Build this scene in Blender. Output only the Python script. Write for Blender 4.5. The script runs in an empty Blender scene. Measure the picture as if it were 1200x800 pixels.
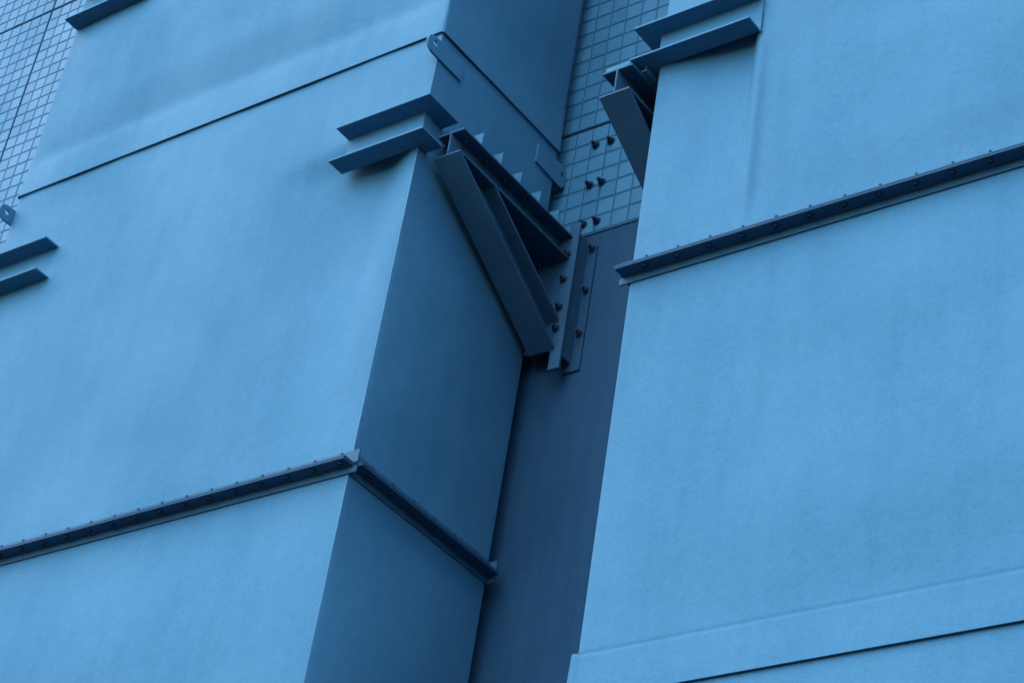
import bpy, bmesh, math, random
from mathutils import Vector, Matrix, noise

# ----------------------------------------------------------------- units
# 1 unit of the layout = S metres; origin of the layout = camera.  M() turns it into world metres
S = 0.586
CAMZ = 1.6
def M(x, y, z):
    return Vector(((x + 10.0) * S, (y - 11.85) * S, z * S + CAMZ))
GZ = -CAMZ / S                      # ground level in layout units

sc = bpy.context.scene
COL = sc.collection
R = random.Random(7)

# ----------------------------------------------------------------- camera
yaw, pitch, roll = -0.71415108, 0.59768538, 0.17137127
ca, sa, cb, sb, cc, sn = math.cos(yaw), math.sin(yaw), math.cos(pitch), math.sin(pitch), math.cos(roll), math.sin(roll)
fwd = Vector((sa * cb, ca * cb, sb))
r0 = Vector((ca, -sa, 0)); u0 = r0.cross(fwd)
cr = cc * r0 + sn * u0; cu = -sn * r0 + cc * u0
cam = bpy.data.cameras.new("camera"); cam_o = bpy.data.objects.new("camera", cam); COL.objects.link(cam_o)
cam.sensor_width = 36; cam.lens = 2650.0 / 1200 * 36; cam.clip_start = 0.05; cam.clip_end = 2000
cam_o.matrix_world = Matrix(((cr.x, cu.x, -fwd.x, 0), (cr.y, cu.y, -fwd.y, 0), (cr.z, cu.z, -fwd.z, 0), (0, 0, 0, 1)))
cam_o.location = M(0, 0, 0)
sc.camera = cam_o
def px(x, y, z):                    # layout point -> photo pixel (only to pick which tiles are built one by one)
    v = Vector((x, y, z)); d = v.dot(fwd)
    return 600 + 2650 * v.dot(cr) / d, 400 - 2650 * v.dot(cu) / d

# ----------------------------------------------------------------- world, sun, exposure
SUN_EL, SUN_AZ = math.radians(55), math.radians(208)     # azimuth: compass, 180 = straight behind the camera side of the wall
w = bpy.data.worlds.new("World"); sc.world = w; w.use_nodes = True
nt = w.node_tree; bg = nt.nodes["Background"]
sky = nt.nodes.new("ShaderNodeTexSky"); sky.sky_type = 'NISHITA'; sky.sun_disc = False
sky.sun_elevation = SUN_EL; sky.sun_rotation = SUN_AZ
sky.air_density = 1.2; sky.dust_density = 0.2; sky.ozone_density = 5.0
nt.links.new(sky.outputs[0], bg.inputs[0]); bg.inputs[1].default_value = 0.135
sl = bpy.data.lights.new("sun", 'SUN'); so = bpy.data.objects.new("sun", sl); COL.objects.link(so)
sl.energy = 1.45; sl.angle = math.radians(90); sl.color = (1.0, 0.88, 0.66)
sdir = Vector((math.sin(SUN_AZ) * math.cos(SUN_EL), math.cos(SUN_AZ) * math.cos(SUN_EL), math.sin(SUN_EL)))
so.rotation_euler = sdir.to_track_quat('Z', 'Y').to_euler(); so.location = (0, -20, 30)
sc.view_settings.view_transform = 'Standard'; sc.view_settings.look = 'None'
sc.view_settings.exposure = 2.19; sc.view_settings.gamma = 1.0

# ----------------------------------------------------------------- materials
def mat(name, base, dark, rough=0.5, spec=0.4, blotch=0.5, streak=0.3, grain=0.06, bump=0.15, speck=0.0, rnd=0.0, metal=0.0):
    m = bpy.data.materials.new(name); m.use_nodes = True
    t = m.node_tree; n = t.nodes; L = t.links
    b = n["Principled BSDF"]
    geo = n.new("ShaderNodeNewGeometry")
    def noise_at(scale, vec=(1, 1, 1), detail=4, rough_=0.55):
        mp = n.new("ShaderNodeMapping"); mp.inputs["Scale"].default_value = vec
        L.new(geo.outputs["Position"], mp.inputs[0])
        x = n.new("ShaderNodeTexNoise"); x.inputs["Scale"].default_value = scale
        x.inputs["Detail"].default_value = detail; x.inputs["Roughness"].default_value = rough_
        L.new(mp.outputs[0], x.inputs[0]); return x.outputs[0]
    def ramp(src, lo, hi):
        x = n.new("ShaderNodeMapRange"); x.inputs["From Min"].default_value = lo; x.inputs["From Max"].default_value = hi
        L.new(src, x.inputs["Value"]); return x.outputs[0]
    def mth(op, a, bv):
        x = n.new("ShaderNodeMath"); x.operation = op
        for i, v in enumerate((a, bv)):
            if isinstance(v, (int, float)): x.inputs[i].default_value = v
            else: L.new(v, x.inputs[i])
        return x.outputs[0]
    big = ramp(noise_at(1.6, (1, 1, .8), 6), .35, .7)
    stk = ramp(noise_at(9, (1, 1, .05), 5), .45, .8)
    gr = noise_at(120, detail=3, rough_=.7)
    f = mth('ADD', mth('MULTIPLY', big, blotch), mth('MULTIPLY', stk, streak))
    f = mth('ADD', f, mth('MULTIPLY', mth('SUBTRACT', gr, .5), grain * 4))
    md = noise_at(22, (1, 1, 1), 5, .7)
    f = mth('ADD', f, mth('MULTIPLY', mth('SUBTRACT', md, .5), .55))
    f = mth('ADD', f, .1)
    if speck:
        sp = ramp(noise_at(11, detail=9, rough_=.8), .66, .72)
        f = mth('ADD', f, mth('MULTIPLY', sp, speck))
    if rnd:
        oi = n.new("ShaderNodeObjectInfo")
        s = mth('FRACT', mth('ADD', oi.outputs["Random"], geo.outputs["Random Per Island"]), 0)
        f = mth('ADD', f, mth('MULTIPLY', mth('SUBTRACT', s, .5), rnd))
    mix = n.new("ShaderNodeMix"); mix.data_type = 'RGBA'
    L.new(f, mix.inputs[0]); mix.inputs[6].default_value = (*base, 1); mix.inputs[7].default_value = (*dark, 1)
    mix.clamp_factor = True
    L.new(mix.outputs[2], b.inputs["Base Color"])
    b.inputs["Roughness"].default_value = rough; b.inputs["Specular IOR Level"].default_value = spec
    b.inputs["Metallic"].default_value = metal
    rr = mth('ADD', mth('MULTIPLY', big, .15), rough - .07); L.new(rr, b.inputs["Roughness"])
    bp = n.new("ShaderNodeBump"); bp.inputs["Strength"].default_value = bump; bp.inputs["Distance"].default_value = .004
    L.new(mth('ADD', gr, mth('MULTIPLY', noise_at(35, detail=3), 1.0)), bp.inputs["Height"])
    L.new(bp.outputs[0], b.inputs["Normal"])
    return m
PAINT = mat("duct_paint", (0.045, 0.149, 0.246), (0.025, 0.098, 0.176), .65, .05, .36, .2, .30, .28, .6)
STEEL = mat("bracket_paint", (0.027, 0.084, 0.149), (0.017, 0.059, 0.112), .65, .08, .5, .3, .12, .12, .3)
BOLT = mat("weathered_bolt", (0.012, 0.036, 0.066), (0.006, 0.018, 0.034), .7, .02, .6, .2, .2, .2, .4)
ZINC = mat("zinc_anchor", (0.022, 0.052, 0.090), (0.008, 0.020, 0.036), .6, .04, .6, .1, .2, .2, .3)
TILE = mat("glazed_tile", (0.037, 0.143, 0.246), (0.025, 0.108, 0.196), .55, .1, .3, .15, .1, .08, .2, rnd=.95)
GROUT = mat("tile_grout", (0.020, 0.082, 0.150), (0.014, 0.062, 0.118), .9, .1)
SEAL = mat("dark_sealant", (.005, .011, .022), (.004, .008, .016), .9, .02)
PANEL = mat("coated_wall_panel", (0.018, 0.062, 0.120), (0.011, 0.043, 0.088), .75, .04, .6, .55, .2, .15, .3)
HIGHLIGHT = mat("edge_highlight_paint", (0.085, 0.205, 0.315), (0.04, 0.13, 0.22), .6, .08, .7, .0, .3, .2, .3)  # paler than the duct paint: corner highlight put into the colour
ASPH = mat("asphalt", (.042, .045, .05), (.03, .033, .037), .9, .2, .6, .0, .3, .5)

# ----------------------------------------------------------------- mesh helpers
class MB:
    def __init__(s): s.v = []; s.f = []; s.sm = []
    def add(s, vs, fs, smooth=False):
        o = len(s.v); s.v += [tuple(p) for p in vs]
        for f in fs: s.f.append([i + o for i in f]); s.sm.append(smooth)
        return s
    def box(s, x0, x1, y0, y1, z0, z1):
        vs = [(x, y, z) for x in (x0, x1) for y in (y0, y1) for z in (z0, z1)]
        return s.add(vs, [(0, 1, 3, 2), (4, 6, 7, 5), (0, 4, 5, 1), (2, 3, 7, 6), (0, 2, 6, 4), (1, 5, 7, 3)])
    def sweep(s, rings, caps=True):
        k = len(rings[0]); vs = [p for r_ in rings for p in r_]; fs = []
        for a in range(len(rings) - 1):
            for i in range(k):
                j = (i + 1) % k
                fs.append((a * k + i, a * k + j, (a + 1) * k + j, (a + 1) * k + i))
        if caps:
            fs.append(tuple(range(k))[::-1]); fs.append(tuple((len(rings) - 1) * k + i for i in range(k)))
        return s.add(vs, fs)
    def cyl(s, c, axis, r, h0, h1, n=6, rot=0.0):
        c = Vector(c); ax = Vector(axis).normalized()
        e1 = ax.orthogonal().normalized(); e2 = ax.cross(e1)
        ring = lambda h: [tuple(c + ax * h + (e1 * math.cos(rot + 2 * math.pi * i / n) + e2 * math.sin(rot + 2 * math.pi * i / n)) * r) for i in range(n)]
        return s.sweep([ring(h0), ring(h1)])
    def build(s, name, m, parent=None, bevel=0.0, base=None, recalc=True):
        """base: layout point that becomes the object's origin"""
        o3 = M(*base) if base else (Vector() if parent is None else None)
        org = o3 if o3 is not None else Vector()
        me = bpy.data.meshes.new(name)
        me.from_pydata([tuple(M(*p) - org) for p in s.v], [], s.f)
        me.polygons.foreach_set("use_smooth", s.sm)
        if recalc:
            bm = bmesh.new(); bm.from_mesh(me); bmesh.ops.recalc_face_normals(bm, faces=bm.faces); bm.to_mesh(me); bm.free()
        me.materials.append(m)
        o = bpy.data.objects.new(name, me); COL.objects.link(o)
        o.location = org
        if parent is not None:
            o.parent = parent; o.matrix_parent_inverse = ident(parent)
        if bevel:
            b = o.modifiers.new("bevel", 'BEVEL'); b.width = bevel; b.segments = 2; b.limit_method = 'ANGLE'; b.angle_limit = math.radians(40)
        return o
def world_of(o):
    m = Matrix.Translation(o.location)
    return m if o.parent is None else world_of(o.parent) @ o.matrix_parent_inverse @ m
def ident(parent):
    return world_of(parent).inverted()
def empty(name, p, label, cat, group=None):
    o = bpy.data.objects.new(name, None); COL.objects.link(o); o.location = M(*p); o.empty_display_size = .2
    o["label"] = label; o["category"] = cat
    if group: o["group"] = group
    return o
def inst(src, p, parent, name=None):
    """another object on the same mesh, its origin at layout point p"""
    o = src.copy(); COL.objects.link(o); o.location = M(*p)
    o.parent = parent; o.matrix_parent_inverse = ident(parent)
    return o

def sst(a, b, x):
    t = min(1, max(0, (x - a) / (b - a))); return t * t * (3 - 2 * t)

# ----------------------------------------------------------------- ground
g = MB(); gs = 500
g.add([(-gs, -gs, GZ), (gs, -gs, GZ), (gs, gs, GZ), (-gs, gs, GZ)], [(0, 1, 2, 3)])
o = g.build("ground", ASPH); o["kind"] = "structure"

# ----------------------------------------------------------------- building wall
W = 11.85                                    # plane of the tile faces
P = 0.17065                                  # tile pitch (100 mm)
ZB, ZJ1, ZJ2 = 11.60, 12.842, 17.976         # joints between tile fields
XJ = -18.47                                  # vertical movement joint
XL, XR, ZT = -27.0, 4.0, 23.2
wall = empty("tiled_building_wall", (-10, W, GZ), "tall blue tiled building wall with plain dark band below, standing behind the two ducts", "wall")
b = MB(); b.box(XL, XR, W + .005, W + .6, ZB, ZT); b.build("grout", GROUT, wall)
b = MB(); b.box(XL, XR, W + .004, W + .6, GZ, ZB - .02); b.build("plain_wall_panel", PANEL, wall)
b = MB(); b.box(XL, XR, W + .012, W + .3, ZB - .0199, ZB - .0001); b.build("joint_sealant", SEAL, wall)
b = MB(); b.box(XL, XR, W - .2, W + .9, ZT + .001, ZT + .25); b.build("coping", PANEL, wall)

def tile_mesh(pw, ph):
    j = .0065; c = .006; d = .015
    x1, z1 = pw / 2 - j, ph / 2 - j
    vs = [(-x1, d, -z1), (x1, d, -z1), (x1, d, z1), (-x1, d, z1)]
    vs += [(-x1, c, -z1), (x1, c, -z1), (x1, c, z1), (-x1, c, z1)]
    vs += [(-x1 + c, 0, -z1 + c), (x1 - c, 0, -z1 + c), (x1 - c, 0, z1 - c), (-x1 + c, 0, z1 - c)]
    fs = [(8, 9, 10, 11)]
    for a in (0, 4):
        for i in range(4):
            k = (i + 1) % 4; fs.append((a + i, a + k, a + 4 + k, a + 4 + i))
    return vs, fs
def inpoly(x, y, poly):
    c = False; n = len(poly)
    for i in range(n):
        (x0, y0), (x1, y1) = poly[i], poly[i - 1]
        if (y0 > y) != (y1 > y) and x < (x1 - x0) * (y - y0) / (y1 - y0) + x0: c = not c
    return c
SEEN = [[(-6, -6), (108, -6), (30, 210), (26, 300), (-6, 300)],
        [(684, -6), (800, -6), (775, 60), (760, 270), (640, 282), (630, 255), (655, 190)]]
fields = []                                   # (z0, rows, row pitch)
fields.append((ZB + .012, 7, (ZJ1 - ZB - .024) / 7))
fields.append((ZJ1 + .012, 30, (ZJ2 - ZJ1 - .024) / 30))
fields.append((ZJ2 + .012, 30, (ZJ2 - ZJ1 - .024) / 30))
cols = []
nL = 48
for k in range(-nL, 0): cols.append(XJ - .010 + (k + .5) * P)
for k in range(60): cols.append(XJ + .010 + (k + .5) * P)
x2 = XJ + .010 + 60 * P + .02
for k in range(60): cols.append(x2 + (k + .5) * P)
stuff = MB(); n_single = 0
for fi, (z0, rows, ph) in enumerate(fields):
    vs, fs = tile_mesh(P, ph)
    me = bpy.data.meshes.new("tile"); me.from_pydata([(v[0] * S, v[1] * S, v[2] * S) for v in vs], [], fs)
    bm = bmesh.new(); bm.from_mesh(me); bmesh.ops.recalc_face_normals(bm, faces=bm.faces)
    if bm.faces[0].normal.y > 0: bmesh.ops.reverse_faces(bm, faces=bm.faces)
    bm.to_mesh(me); bm.free(); me.materials.append(TILE)
    for rr in range(rows):
        zc = z0 + (rr + .5) * ph
        if zc > ZT - ph: continue
        for xc in cols:
            if xc < XL + P or xc > XR - P: continue
            dy = R.uniform(-.0015, .0015)
            u, v = px(xc, W, zc)
            if any(inpoly(u, v, q) for q in SEEN) and n_single < 300:
                t = bpy.data.objects.new("tile", me); COL.objects.link(t); n_single += 1
                t.location = M(xc, W + dy, zc); t.parent = wall; t.matrix_parent_inverse = ident(wall)
                t.rotation_euler = (R.uniform(-.006, .006), 0, R.uniform(-.006, .006))
            else:
                stuff.add([(xc + a, W + dy + b_, zc + c) for a, b_, c in vs], [tuple(reversed(f)) for f in fs])
o = stuff.build("far_tiles", TILE, wall); o["kind"] = "stuff"
print("single tiles", n_single)
for z in (ZJ1, ZJ2):
    b = MB(); b.box(XL, XR, W + .002, W + .0049, z - .011, z + .011); b.build("joint_sealant", SEAL, wall)
b = MB(); b.box(XJ - .008, XJ + .008, W + .003, W + .0049, ZB, ZT - .1); b.build("joint_sealant", SEAL, wall)

# ----------------------------------------------------------------- ducts
D = 10.0; DB = 11.70                          # front and back plane of the ducts
def casing(x0, x1, y0, y1, z0, z1, disp, parent, name="casing", zs=70, xs=110, rad=.009, sleeve=False, extra_z=()):
    """sheet metal box; disp(face, x, y, z) pushes the skin out along its normal"""
    loop = []
    c = rad
    def arc(cx, cy, a0):
        for i in range(5):
            a = a0 + math.radians(90) * i / 4
            loop.append((cx + c * math.cos(a), cy + c * math.sin(a), math.cos(a), math.sin(a)))
    def line(pa, pb, n, nx, ny):
        for i in range(1, n):
            t = i / n; loop.append((pa[0] + (pb[0] - pa[0]) * t, pa[1] + (pb[1] - pa[1]) * t, nx, ny))
    arc(x0 + c, y0 + c, math.radians(180))
    line((x0 + c, y0), (x1 - c, y0), xs, 0, -1)
    arc(x1 - c, y0 + c, math.radians(270))
    line((x1, y0 + c), (x1, y1 - c), 50, 1, 0)
    arc(x1 - c, y1 - c, 0)
    line((x1 - c, y1), (x0 + c, y1), 8, 0, 1)
    arc(x0 + c, y1 - c, math.radians(90))
    line((x0, y1 - c), (x0, y0 + c), 24, -1, 0)
    zz = sorted(set([z0 + (z1 - z0) * i / zs for i in range(zs + 1)] + list(extra_z)))
    rings = []
    for z in zz:
        ring = []
        for (x, y, nx, ny) in loop:
            d = disp(nx, ny, x, y, z)
            ring.append((x + nx * d, y + ny * d, z))
        rings.append(ring)
    m = MB(); k = len(loop)
    vs = [p for r_ in rings for p in r_]; fs = []
    for a in range(len(rings) - 1):
        for i in range(k):
            j = (i + 1) % k; fs.append((a * k + i, a * k + j, (a + 1) * k + j, (a + 1) * k + i))
    m.add(vs, fs, True)
    top = rings[-1]; m.add(top, [tuple(range(k))])
    bot = rings[0]
    if sleeve:                                 # hollow lip: the section below slides up into it
        th = .014
        inn = [(p[0] - l[2] * th, p[1] - l[3] * th, p[2]) for p, l in zip(bot, loop)]
        up = [(p[0], p[1], p[2] + .12) for p in inn]
        vs = bot + inn + up; fs = []
        for a in range(2):
            for i in range(k):
                j = (i + 1) % k; fs.append((a * k + j, a * k + i, (a + 1) * k + i, (a + 1) * k + j))
        fs.append(tuple(2 * k + i for i in range(k))[::-1])
        m.add(vs, fs)
    else:
        m.add(bot, [tuple(range(k))[::-1]])
    return m.build(name, PAINT, parent, base=((x0 + x1) / 2, y0, z0), recalc=False)

def wob(x, y, z, s=1.0, seed=0.0):
    return .009 * s * noise.noise(Vector((x * .9 + seed, y * .9, z * .8))) + .0022 * s * noise.noise(Vector((x * 2.7, y * 2.7 + seed, z * 2.3)))
def pillow(x, x0, x1, z, z0, z1, p=.7):
    a = max(0, min(1, (x - x0) / (x1 - x0))); c = max(0, min(1, (z - z0) / (z1 - z0)))
    return 4 * a * (1 - a) * sst(0, .3, c) * sst(0, .3, 1 - c)

def belly(y, y0, y1, z, z0, z1):
    a = max(0, min(1, (y - y0) / (y1 - y0))); c = max(0, min(1, (z - z0) / (z1 - z0)))
    return math.sin(math.pi * a ** .72) * sst(0, .3, c) * sst(0, .3, 1 - c)

LX0, LX1 = -15.06, -9.99
RX0, RX1 = -7.70, -2.63
def disp_mid(nx, ny, x, y, z):                 # left duct, section between the flange joint and the sleeve
    if ny < -.9:
        e = sst(0, .25, min(x - LX0, LX1 - x)) * sst(0, .2, z - 8.36)
        # the stiff corner under the support channel pulls the sheet in, it bellies out beside it
        c = sst(-11.75, -10.40, x) * (1 - sst(-10.40, -9.99, x)) * sst(8.7, 11.2, z) * (1 - sst(11.32, 11.62, z))
        return e * wob(x, y, z, 1.6, 3.1) + .022 * pillow(x, LX0, LX1, z, 8.36, 12.58) - .12 * c
    if nx > .9:
        return sst(0, .2, min(y - D, DB - y)) * wob(x, y, z, 1.3, 7.7) + .045 * belly(y, D, DB, z, 8.36, 10.9)
    return 0
def disp_low(nx, ny, x, y, z):
    if ny < -.9:
        e = sst(0, .25, min(x - LX0, LX1 - x)) * sst(0, .3, 8.25 - z)
        return e * wob(x, y, z, 1.5, 13.1) + .05 * pillow(x, LX0, LX1, z, 4.2, 8.22)
    if nx > .9:
        return sst(0, .2, min(y - D, DB - y)) * sst(0, .3, 8.25 - z) * wob(x, y, z, 1.3, 17.7) + .065 * belly(y, D, DB, z, 4.2, 8.22)
    return 0
LIPL = 12.515; HEML = 12.93
def disp_up(nx, ny, x, y, z):
    flare = .026 * (1 - sst(LIPL - .1, HEML + .2, z)) - .010 * math.exp(-((z - HEML - .03) / .11) ** 2) * (ny < -.9) * sst(0, .3, min(x - LX0, LX1 - x))
    if ny < -.9:
        e = sst(0, .2, min(x - LX0, LX1 - x))
        return flare + e * wob(x, y, z, 1.4, 23.1) * sst(0, .4, z - 12.7) + .06 * pillow(x, LX0, LX1, z, HEML, 14.9)
    if nx > .9:
        return flare + sst(0, .2, min(y - D, DB - y)) * wob(x, y, z, 1.2, 27.7) * sst(0, .4, z - 12.7) + .045 * belly(y, D, DB, z, HEML - .2, 16.5)
    return flare
LIPR = 6.03; HEMR = 6.36
SEAM = -6.84
def disp_rmid(nx, ny, x, y, z):                # right duct above the sleeve, below its flange
    step = .012 * (1 - sst(HEMR - .012, HEMR + .004, z)) + (.030 * (1 - sst(HEMR - .012, HEMR + .004, z)) if nx < -.5 else 0)
    soft = .007 * (1 - sst(LIPR + .05, HEMR - .02, z)) - .0035 * math.exp(-((z - HEMR + .008) / .013) ** 2)
    if ny < -.9:
        e = sst(0, .25, min(x - RX0, RX1 - x)) * sst(0, .3, 9.25 - z)
        return soft + e * sst(0, .3, z - HEMR) * wob(x, y, z, 1.4, 33.1) + .04 * pillow(x, RX0, RX1, z, HEMR, 9.22)
    return step + soft
def disp_rtop(nx, ny, x, y, z):                # right duct above the flange
    if ny < -.9:
        k = sst(0, .25, min(x - RX0, RX1 - x)) * sst(0, .25, z - 9.35)
        amp = sst(9.5, 11.1, z) * (1 - sst(11.24, 11.5, z))
        a = max(0, min(1, (x - RX0) / (SEAM - RX0)))
        left = -.095 * amp * sst(0, .86, a) * (1 - sst(.86, 1.0, a)) if x < SEAM else 0
        ridge = .034 * math.exp(-((x - SEAM - .04) / .036) ** 2) * sst(9.4, 9.9, z) * (1 - sst(11.1, 11.2, z))
        right = .035 * sst(0, .5, x - SEAM) * pillow(x, SEAM, RX1, z, 9.35, 11.2) if x > SEAM else 0
        return k * wob(x, y, z, 1.3, 43.1) + sst(0, .12, x - RX0) * left + ridge + right
    return 0
def disp_rlow(nx, ny, x, y, z):
    if ny < -.9: return sst(0, .3, 5.9 - z) * sst(0, .25, min(x - RX0, RX1 - x)) * wob(x, y, z, 1.4, 53.1)
    return 0

def c_channel(name, parent, path, z0, z1, w_=.18, tw=.014, tf=.018):
    """path(d) -> list of xy at outward offset d; C section opening outward"""
    prof = [(.002, z0), (w_, z0), (w_, z0 + tf), (tw, z0 + tf), (tw, z1 - tf), (w_, z1 - tf), (w_, z1), (.002, z1)]
    pts = [path(d) for d, z in prof]
    rings = [[(pts[i][s][0], pts[i][s][1], prof[i][1]) for i in range(8)] for s in range(len(pts[0]))]
    m = MB(); m.sweep(rings)
    return m.build(name, PAINT, parent, bevel=.0025)

def flange_set(parent, x0, x1, y0, y1, zf, p=.13, fronts=(0, 1), pitch=.256, first=None):
    """pair of bolted angle-iron frames round the duct at height zf (underside of the pair)"""
    t = .012; up = .11; dn = .055; ex = .08
    nut = None
    z1 = zf + t; z2 = z1 + .005; z3 = z2 + t
    def angle(side, lower):
        m = MB()
        za, zb = (zf, z1) if lower else (z2, z3)
        va, vb = (zf - dn, zf - .0005) if lower else (z3 + .0005, z3 + up)
        if side in ('front', 'back'):
            sg = -1 if side == 'front' else 1; yy = y0 if side == 'front' else y1
            m.box(x0 - .05, x1 + .05, *sorted((yy, yy + sg * (p if side == 'front' else .045))), za, zb)
            m.box(x0 - ex, x1 + ex, *sorted((yy + sg * .0015, yy + sg * .016)), va, vb)
        else:
            sg = -1 if side == 'left' else 1; xx = x0 if side == 'left' else x1
            m.box(*sorted((xx, xx + sg * p * (.92 if side == 'right' else .5))), y0 + .002, y1 - .002, za + .0006, zb - .0006)
            m.box(*sorted((xx + sg * .0015, xx + sg * .014)), y0 + .004, y1 - .004, va, vb)
        return m.build("flange_angle", STEEL, parent, bevel=.0015)
    for side in ('front', 'back', 'left', 'right'):
        lo = angle(side, True); angle(side, False)
        g_ = MB(); q = p - .02
        if side in ('front', 'back'):
            sg = -1 if side == 'front' else 1; yy = y0 if side == 'front' else y1
            g_.box(x0 - .04, x1 + .04, *sorted((yy, yy + sg * (q if side == 'front' else .03))), z1 + .0003, z2 - .0003)
        else:
            sg = -1 if side == 'left' else 1; xx = x0 if side == 'left' else x1
            g_.box(*sorted((xx, xx + sg * q * (.9 if side == 'right' else .4))), y0, y1, z1 + .0003, z2 - .0003)
        g_.build("gasket", SEAL, parent)
        if side in ('back', 'left'): continue
        pts = []
        if side == 'front':
            s0 = first if first is not None else x1 - .06
            x = s0
            if first is None:
                while x > x0 - .1: pts.append((x, y0 - p * .66)); x -= pitch
            else:
                while x < x1 + .02: pts.append((x, y0 - p * .66)); x += pitch
        else:
            xx = x0 - p * .6 if side == 'left' else x1 + p * .6
            y = y0 + .14
            while y < y1 - .05: pts.append((xx, y)); y += pitch
        for (bx, by) in pts:
            if nut is None:
                m = MB()
                m.cyl((bx, by, 0), (0, 0, 1), .024, zf - .004, zf - .0003, 10)
                m.cyl((bx, by, 0), (0, 0, 1), .019, zf - .019, zf - .0042, 6)
                m.cyl((bx, by, 0), (0, 0, 1), .024, z3 + .0003, z3 + .004, 10)
                m.cyl((bx, by, 0), (0, 0, 1), .020, z3 + .0042, z3 + .025, 6)
                m.cyl((bx, by, 0), (0, 0, 1), .011, z3 + .0252, z3 + .047, 8)
                nut = m.build("bolt", BOLT, lo, base=(bx, by, zf))
            else:
                nb = inst(nut, (bx, by, zf), lo)
                nb.rotation_euler = (0, 0, R.uniform(0, 1))

def lug(parent, x, outline, hole, hr, th=.02, name="lifting_lug"):
    """flat plate in the YZ plane with a hole; outline star-shaped about the hole, plate from x to x+th"""
    n = 40; m = MB()
    hc = Vector(hole)
    def hit(a):
        d = Vector((math.cos(a), math.sin(a))); best = None
        for i in range(len(outline)):
            p_, q_ = Vector(outline[i - 1]), Vector(outline[i]); e = q_ - p_
            den = d.x * e.y - d.y * e.x
            if abs(den) < 1e-9: continue
            r_ = p_ - hc
            t = (r_.x * e.y - r_.y * e.x) / den; u_ = (r_.x * d.y - r_.y * d.x) / den
            if t > 0 and -1e-6 <= u_ <= 1 + 1e-6 and (best is None or t < best): best = t
        return hc + d * best
    angs = sorted([2 * math.pi * i / n for i in range(n)] + [math.atan2(q_[1] - hc.y, q_[0] - hc.x) % (2 * math.pi) for q_ in outline])
    out = [hit(a) for a in angs]; inn = [hc + Vector((math.cos(a), math.sin(a))) * hr for a in angs]
    k = len(angs)
    ring = lambda pts, xx: [(xx, p_.x, p_.y) for p_ in pts]
    rings = [ring(inn, x), ring(out, x), ring(out, x + th), ring(inn, x + th), ring(inn, x)]
    m.sweep(rings, caps=False)
    return m.build(name, PAINT, parent)

def rounded(y0, y1, z0, z1, r_, front=True):
    """bar from y1 (square) to y0 (rounded end)"""
    pts = []; zc = (z0 + z1) / 2; h = (z1 - z0) / 2
    s = 1 if front else -1
    for i in range(9):
        a = math.radians(90) + math.radians(180) * i / 8
        pts.append((y0 + s * h + s * h * math.cos(a), zc + h * math.sin(a)))
    pts += [(y1, z0), (y1, z1)]
    return pts

def highlight_bead(parent, x, y, z0, z1, sx, r_=.0055):
    """thin bead added along a vertical corner; its paler colour is a painted highlight"""
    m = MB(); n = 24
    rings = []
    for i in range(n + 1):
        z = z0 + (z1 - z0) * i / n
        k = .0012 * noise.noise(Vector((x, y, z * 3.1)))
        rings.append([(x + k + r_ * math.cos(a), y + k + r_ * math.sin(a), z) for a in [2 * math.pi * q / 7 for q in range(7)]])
    m.sweep(rings); return m.build("corner_highlight", HIGHLIGHT, parent)

# --- left duct, lower part (three bolted or welded sections)
ld = empty("lower_left_duct", (-12.5, 10.85, GZ), "big pale blue metal duct on the left with a bolted flange joint below its bracket", "duct", None)
casing(LX0, LX1, D, DB, GZ, 8.25, disp_low, ld, zs=90)
casing(LX0, LX1, D, DB, 8.32, 12.60, disp_mid, ld, zs=80)
flange_set(ld, LX0, LX1, D, DB, 8.27, first=LX1 - .015 - .256 * 20)
b = MB(); b.box(LX0 + .03, LX1 - .03, D + .03, DB - .03, 8.24, 8.33); b.build("gasket", SEAL, ld)
c_channel("support_channel", ld, lambda d: [(-10.785, D - d), (LX1 + d, D - d), (LX1 + d, 10.09)], 11.285, 11.655)
b = MB(); b.box(LX1 + .002, LX1 + .18, 10.0905, 10.215, 11.637, 11.6552); b.build("flange_extension", PAINT, ld, bevel=.002)
c_channel("support_channel", ld, lambda d: [(-15.9, D - d), (-14.205, D - d)], 11.285, 11.655)
lug(ld, LX1 + .001, rounded(9.83, 10.30, 12.225, 12.40, .08), (9.925, 12.335), .026)
lug(ld, LX1 + .001, [(11.41, 12.20), (11.80, 12.185), (11.845, 12.25), (11.845, 12.33), (11.80, 12.43), (11.41, 12.39)], (11.785, 12.325), .022)
lug(ld, LX0 - .021, rounded(9.83, 10.30, 12.19, 12.36, .08), (9.92, 12.285), .026)

highlight_bead(ld, LX1 - .003, D + .003, 8.42, 11.283, 1); highlight_bead(ld, LX1 - .003, D + .003, 5.2, 8.21, 1)
highlight_bead(ld, LX1 - .003, D + .003, 11.66, 12.50, 1, .004)

# --- left duct, upper part, slides over the lower one
lu = empty("upper_left_duct", (-12.5, 10.85, LIPL), "upper left duct section at the top, sleeved over the duct below with a black gap", "duct")
casing(LX0, LX1, D, DB, LIPL, 21, disp_up, lu, zs=130, sleeve=True, extra_z=[LIPL + .02 * i for i in range(30)])
c_channel("support_channel", lu, lambda d: [(-15.05, D - d), (-14.0, D - d)], 14.66, 15.12)

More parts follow.
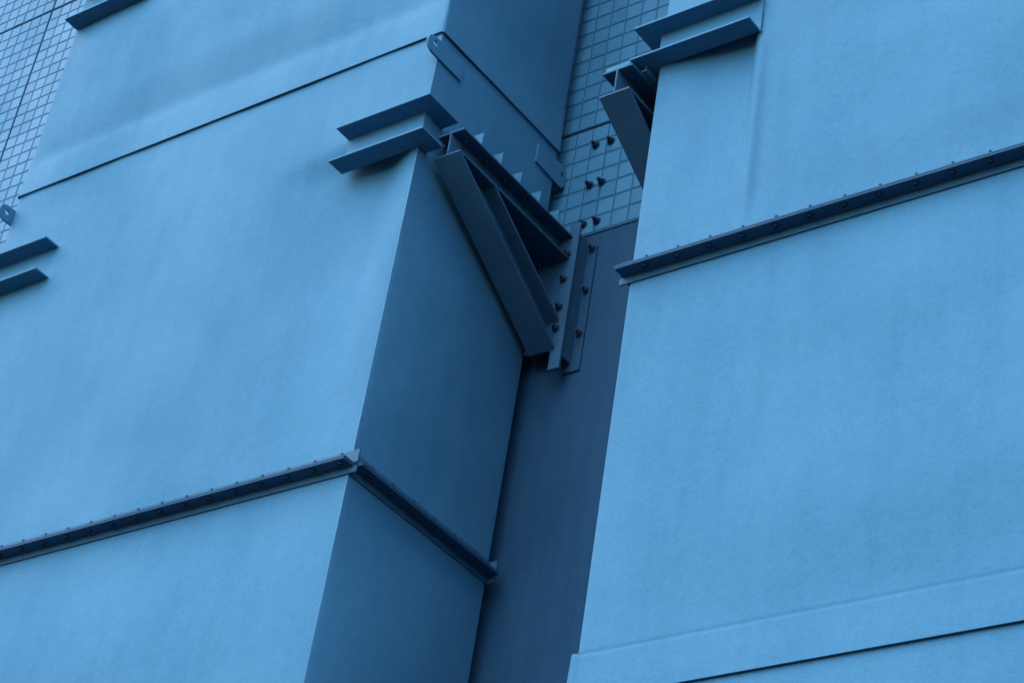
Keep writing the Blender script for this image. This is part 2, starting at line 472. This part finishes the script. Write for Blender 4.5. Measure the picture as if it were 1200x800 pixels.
# --- right duct
rd = empty("main_right_duct", (-5.1, 10.85, LIPR), "wide pale blue duct on the right with a bolted flange strip and a vertical crease", "duct")
casing(RX0, RX1, D, DB, LIPR, 9.25, disp_rmid, rd, zs=60, sleeve=True, extra_z=[HEMR + .008 * i for i in range(-20, 8)])
casing(RX0, RX1, D, DB, 9.32, 21, disp_rtop, rd, zs=170, xs=220)
b = MB(); b.box(RX0 + .03, RX1 - .03, D + .03, DB - .03, 9.24, 9.33); b.build("gasket", SEAL, rd)
flange_set(rd, RX0, RX1, D, DB, 9.27, first=-7.521)
c_channel("support_channel", rd, lambda d: [(SEAM, D - d), (RX0 - d, D - d), (RX0 - d, 10.14)][::-1], 11.215, 11.545, w_=.165)
b = MB(); b.box(SEAM + .0005, SEAM + .012, D - .022, D - .002, 11.2, 11.75); b.build("weld_strip", PAINT, rd, bevel=.002)

rl = empty("lower_right_duct", (-5.1, 10.85, GZ), "lower right duct section showing under the black gap at the bottom right corner", "duct")
casing(RX0 + .03, RX1 - .03, D + .02, DB - .03, GZ, LIPR + .09, disp_rlow, rl, zs=60)

# ----------------------------------------------------------------- wall brackets
TF = .020; TWB = .014
def hprof(xc, w_, h_):                         # H section, (x, q) with q up from 0 to h_
    a = w_ / 2; t = TWB / 2
    return [(xc - a, 0), (xc + a, 0), (xc + a, TF), (xc + t, TF), (xc + t, h_ - TF), (xc + a, h_ - TF), (xc + a, h_), (xc - a, h_), (xc - a, h_ - TF), (xc - t, h_ - TF), (xc - t, TF), (xc - a, TF)]
def bracket(name, label, xc, yf, ztop, slope, side, plate=True):
    """triangular H-beam bracket; yf = front end, ztop = top of the beam, side=+1 when its duct is on the -X side"""
    root = empty(name, (xc, W, ztop - 1.0), label, "bracket", "brackets carrying the ducts on the wall")
    w_ = .265; h_ = .25; yw = W - .18
    pr = hprof(xc, w_, h_)
    zb = ztop - h_
    m = MB(); m.sweep([[(x, yf, zb + q) for x, q in pr], [(x, yw, zb + q) for x, q in pr]]); m.build("beam", STEEL, root, bevel=.002)
    # diagonal brace: outer face from the beam's front bottom edge down to the wall
    dy, dz = 1.0, -slope; ln = math.hypot(dy, dz); n = Vector((-dz / ln, dy / ln)) * 1.0   # normal, up and away
    n = Vector((slope / ln, 1 / ln))
    hb = .262
    pr2 = hprof(xc, w_ - .004, hb)
    ra, rb = [], []
    for x, q in pr2:
        oy, oz = yf + .004 + n.x * q, zb + n.y * q
        t0 = (oz - (zb - .001)) / slope
        ra.append((x, oy + t0, zb - .001))
        t1 = yw - oy; rb.append((x, yw, oz - slope * t1))
    m = MB(); m.sweep([ra, rb]); m.build("brace", STEEL, root, bevel=.002)
    zl = zb - slope * (yw - yf)
    # base plate on the wall, front leg over it
    def sbox(m, xa, xb, *r): m.box(*sorted((xc + side * xa, xc + side * xb)), *r)
    m = MB(); sbox(m, .10, .274, W - .016, W + .002, zl - .13, ztop - .02); m.build("wall_plate", PANEL, root, bevel=.003)
    m = MB(); sbox(m, .085, .195, yw - .0005, yw + .024, zl - .19, ztop + .135); sbox(m, -.185, .0845, yw + .0005, yw + .024, zl + .03, ztop + .05); m.build("end_plate", STEEL, root, bevel=.002)
    m = MB()
    sbox(m, .160, .182, yw + .0245, W - .0165, zl - .05, ztop + .03)
    sbox(m, -.172, -.150, yw + .0245, W - .0165, zl + .05, ztop + .03)
    m.build("standoff", STEEL, root, bevel=.002)
    # anchors on the plate
    first = None
    for i, z in enumerate((ztop - .055, ztop - .49, ztop - .93)):
        for kx in (.232,):
            p = (xc + side * kx, W - .016, z)
            if first is None:
                m = MB(); anchor_geo(m, p); first = m.build("anchor_bolt", ZINC, root, base=p)
            else:
                a = inst(first, p, root); a.rotation_euler = (0, R.uniform(0, 1), 0)
    for z in (ztop - .19, ztop - .45, ztop - .735, ztop - .95):
        p = (xc + side * .112, yw - .0005, z)
        a = inst(first, p, root); a.rotation_euler = (0, R.uniform(0, 1), 0)
    # seat angle and gussets on the beam, bolted through its top flange
    s = side
    m = MB()
    m.box(*sorted((xc - s * .175, xc + s * .11)), yf + .12, yw - .02, ztop + .0005, ztop + .015)
    m.box(*sorted((xc - s * .175, xc - s * .161)), yf + .12, yw - .02, ztop + .0155, ztop + .18)
    m.build("seat_angle", PAINT, root, bevel=.0015)
    bolt = None
    for i in range(5):
        y = yf + .255 + .272 * i
        m = MB()
        xa, xb = xc - s * .1605, xc + s * .112
        za = ztop + .0155
        vs = [(xa, y, za), (xb, y, za), (xb, y, za + .128), (xa, y, za + .140)]
        vs += [(x, y + .016, z) for x, _, z in vs]
        m.add(vs, [(0, 1, 2, 3), (7, 6, 5, 4), (0, 4, 5, 1), (1, 5, 6, 2), (2, 6, 7, 3), (3, 7, 4, 0)])
        m.build("gusset", PAINT, root, bevel=.0012)
        p = (xc + s * .066, y - .13, ztop - TF)
        if bolt is None:
            m = MB(); m.cyl(p, (0, 0, -1), .026, .0003, .005, 12); m.cyl(p, (0, 0, -1), .021, .0053, .022, 6); m.cyl(p, (0, 0, -1), .012, .0222, .034, 8)
            bolt = m.build("bolt", BOLT, root, base=p)
        else:
            inst(bolt, p, root)
    return root
def anchor_geo(m, p):
    p = Vector(p)
    m.cyl(p, (0, -1, 0), .036, .0005, .007, 12)
    m.cyl(p, (0, -1, 0), .027, .0073, .034, 6, .3)
    m.cyl(p, (0, -1, 0), .014, .0343, .066, 8)
bracket("wall_bracket", "triangular steel bracket in the centre with gussets along its beam, beside the left duct", -9.78, 10.12, 11.463, .591, 1)
rb = bracket("wall_bracket", "triangular steel bracket at top right, mostly hidden behind the right duct edge", -7.95, 9.82, 11.165, .55, -1)
b = MB()
b.box(-7.843, -7.869, 9.822, 10.10, 11.166, 11.198)
b.build("spacer_bar", PAINT, rb, bevel=.002)
b = MB(); b.box(-8.066, RX0 - .168, 9.836, 9.95, 11.1655, 11.2145); b.build("packer_plate", PAINT, rb, bevel=.002)

# ----------------------------------------------------------------- spare anchors on the tiles
where = [(-9.698, 12.606, "left anchor bolt of the highest pair on the tiles between the ducts"),
         (-9.535, 12.594, "right anchor bolt of the highest pair on the tiles, nearest the right bracket"),
         (-9.694, 12.153, "left anchor bolt of the middle pair on the tiles between the ducts"),
         (-9.569, 12.147, "right anchor bolt of the middle pair on the tiles between the ducts"),
         (-9.700, 11.725, "left anchor bolt of the lowest pair on the tiles, just above the centre bracket"),
         (-9.559, 11.715, "right anchor bolt of the lowest pair, above the dark band of wall")]
parts = None
for x, z, lab in where:
    e = empty("anchor_bolt", (x, W, z), lab, "anchor bolt", "spare anchor bolts left in the tiled wall")
    p = Vector((x, W - .0015, z))
    if parts is None:
        m = MB(); m.cyl(p, (0, -1, 0), .040, .0, .006, 12); a = m.build("washer", BOLT, e, base=p)
        m = MB(); m.cyl(p, (0, -1, 0), .027, .0063, .032, 6, .4); c = m.build("nut", BOLT, e, base=p)
        m = MB(); m.cyl(p, (0, -1, 0), .015, .0323, .068, 8); d = m.build("stud", BOLT, e, base=p)
        parts = (a, c, d)
    else:
        for q in parts:
            k = inst(q, p, e); k.rotation_euler = (0, R.uniform(0, 1), 0)
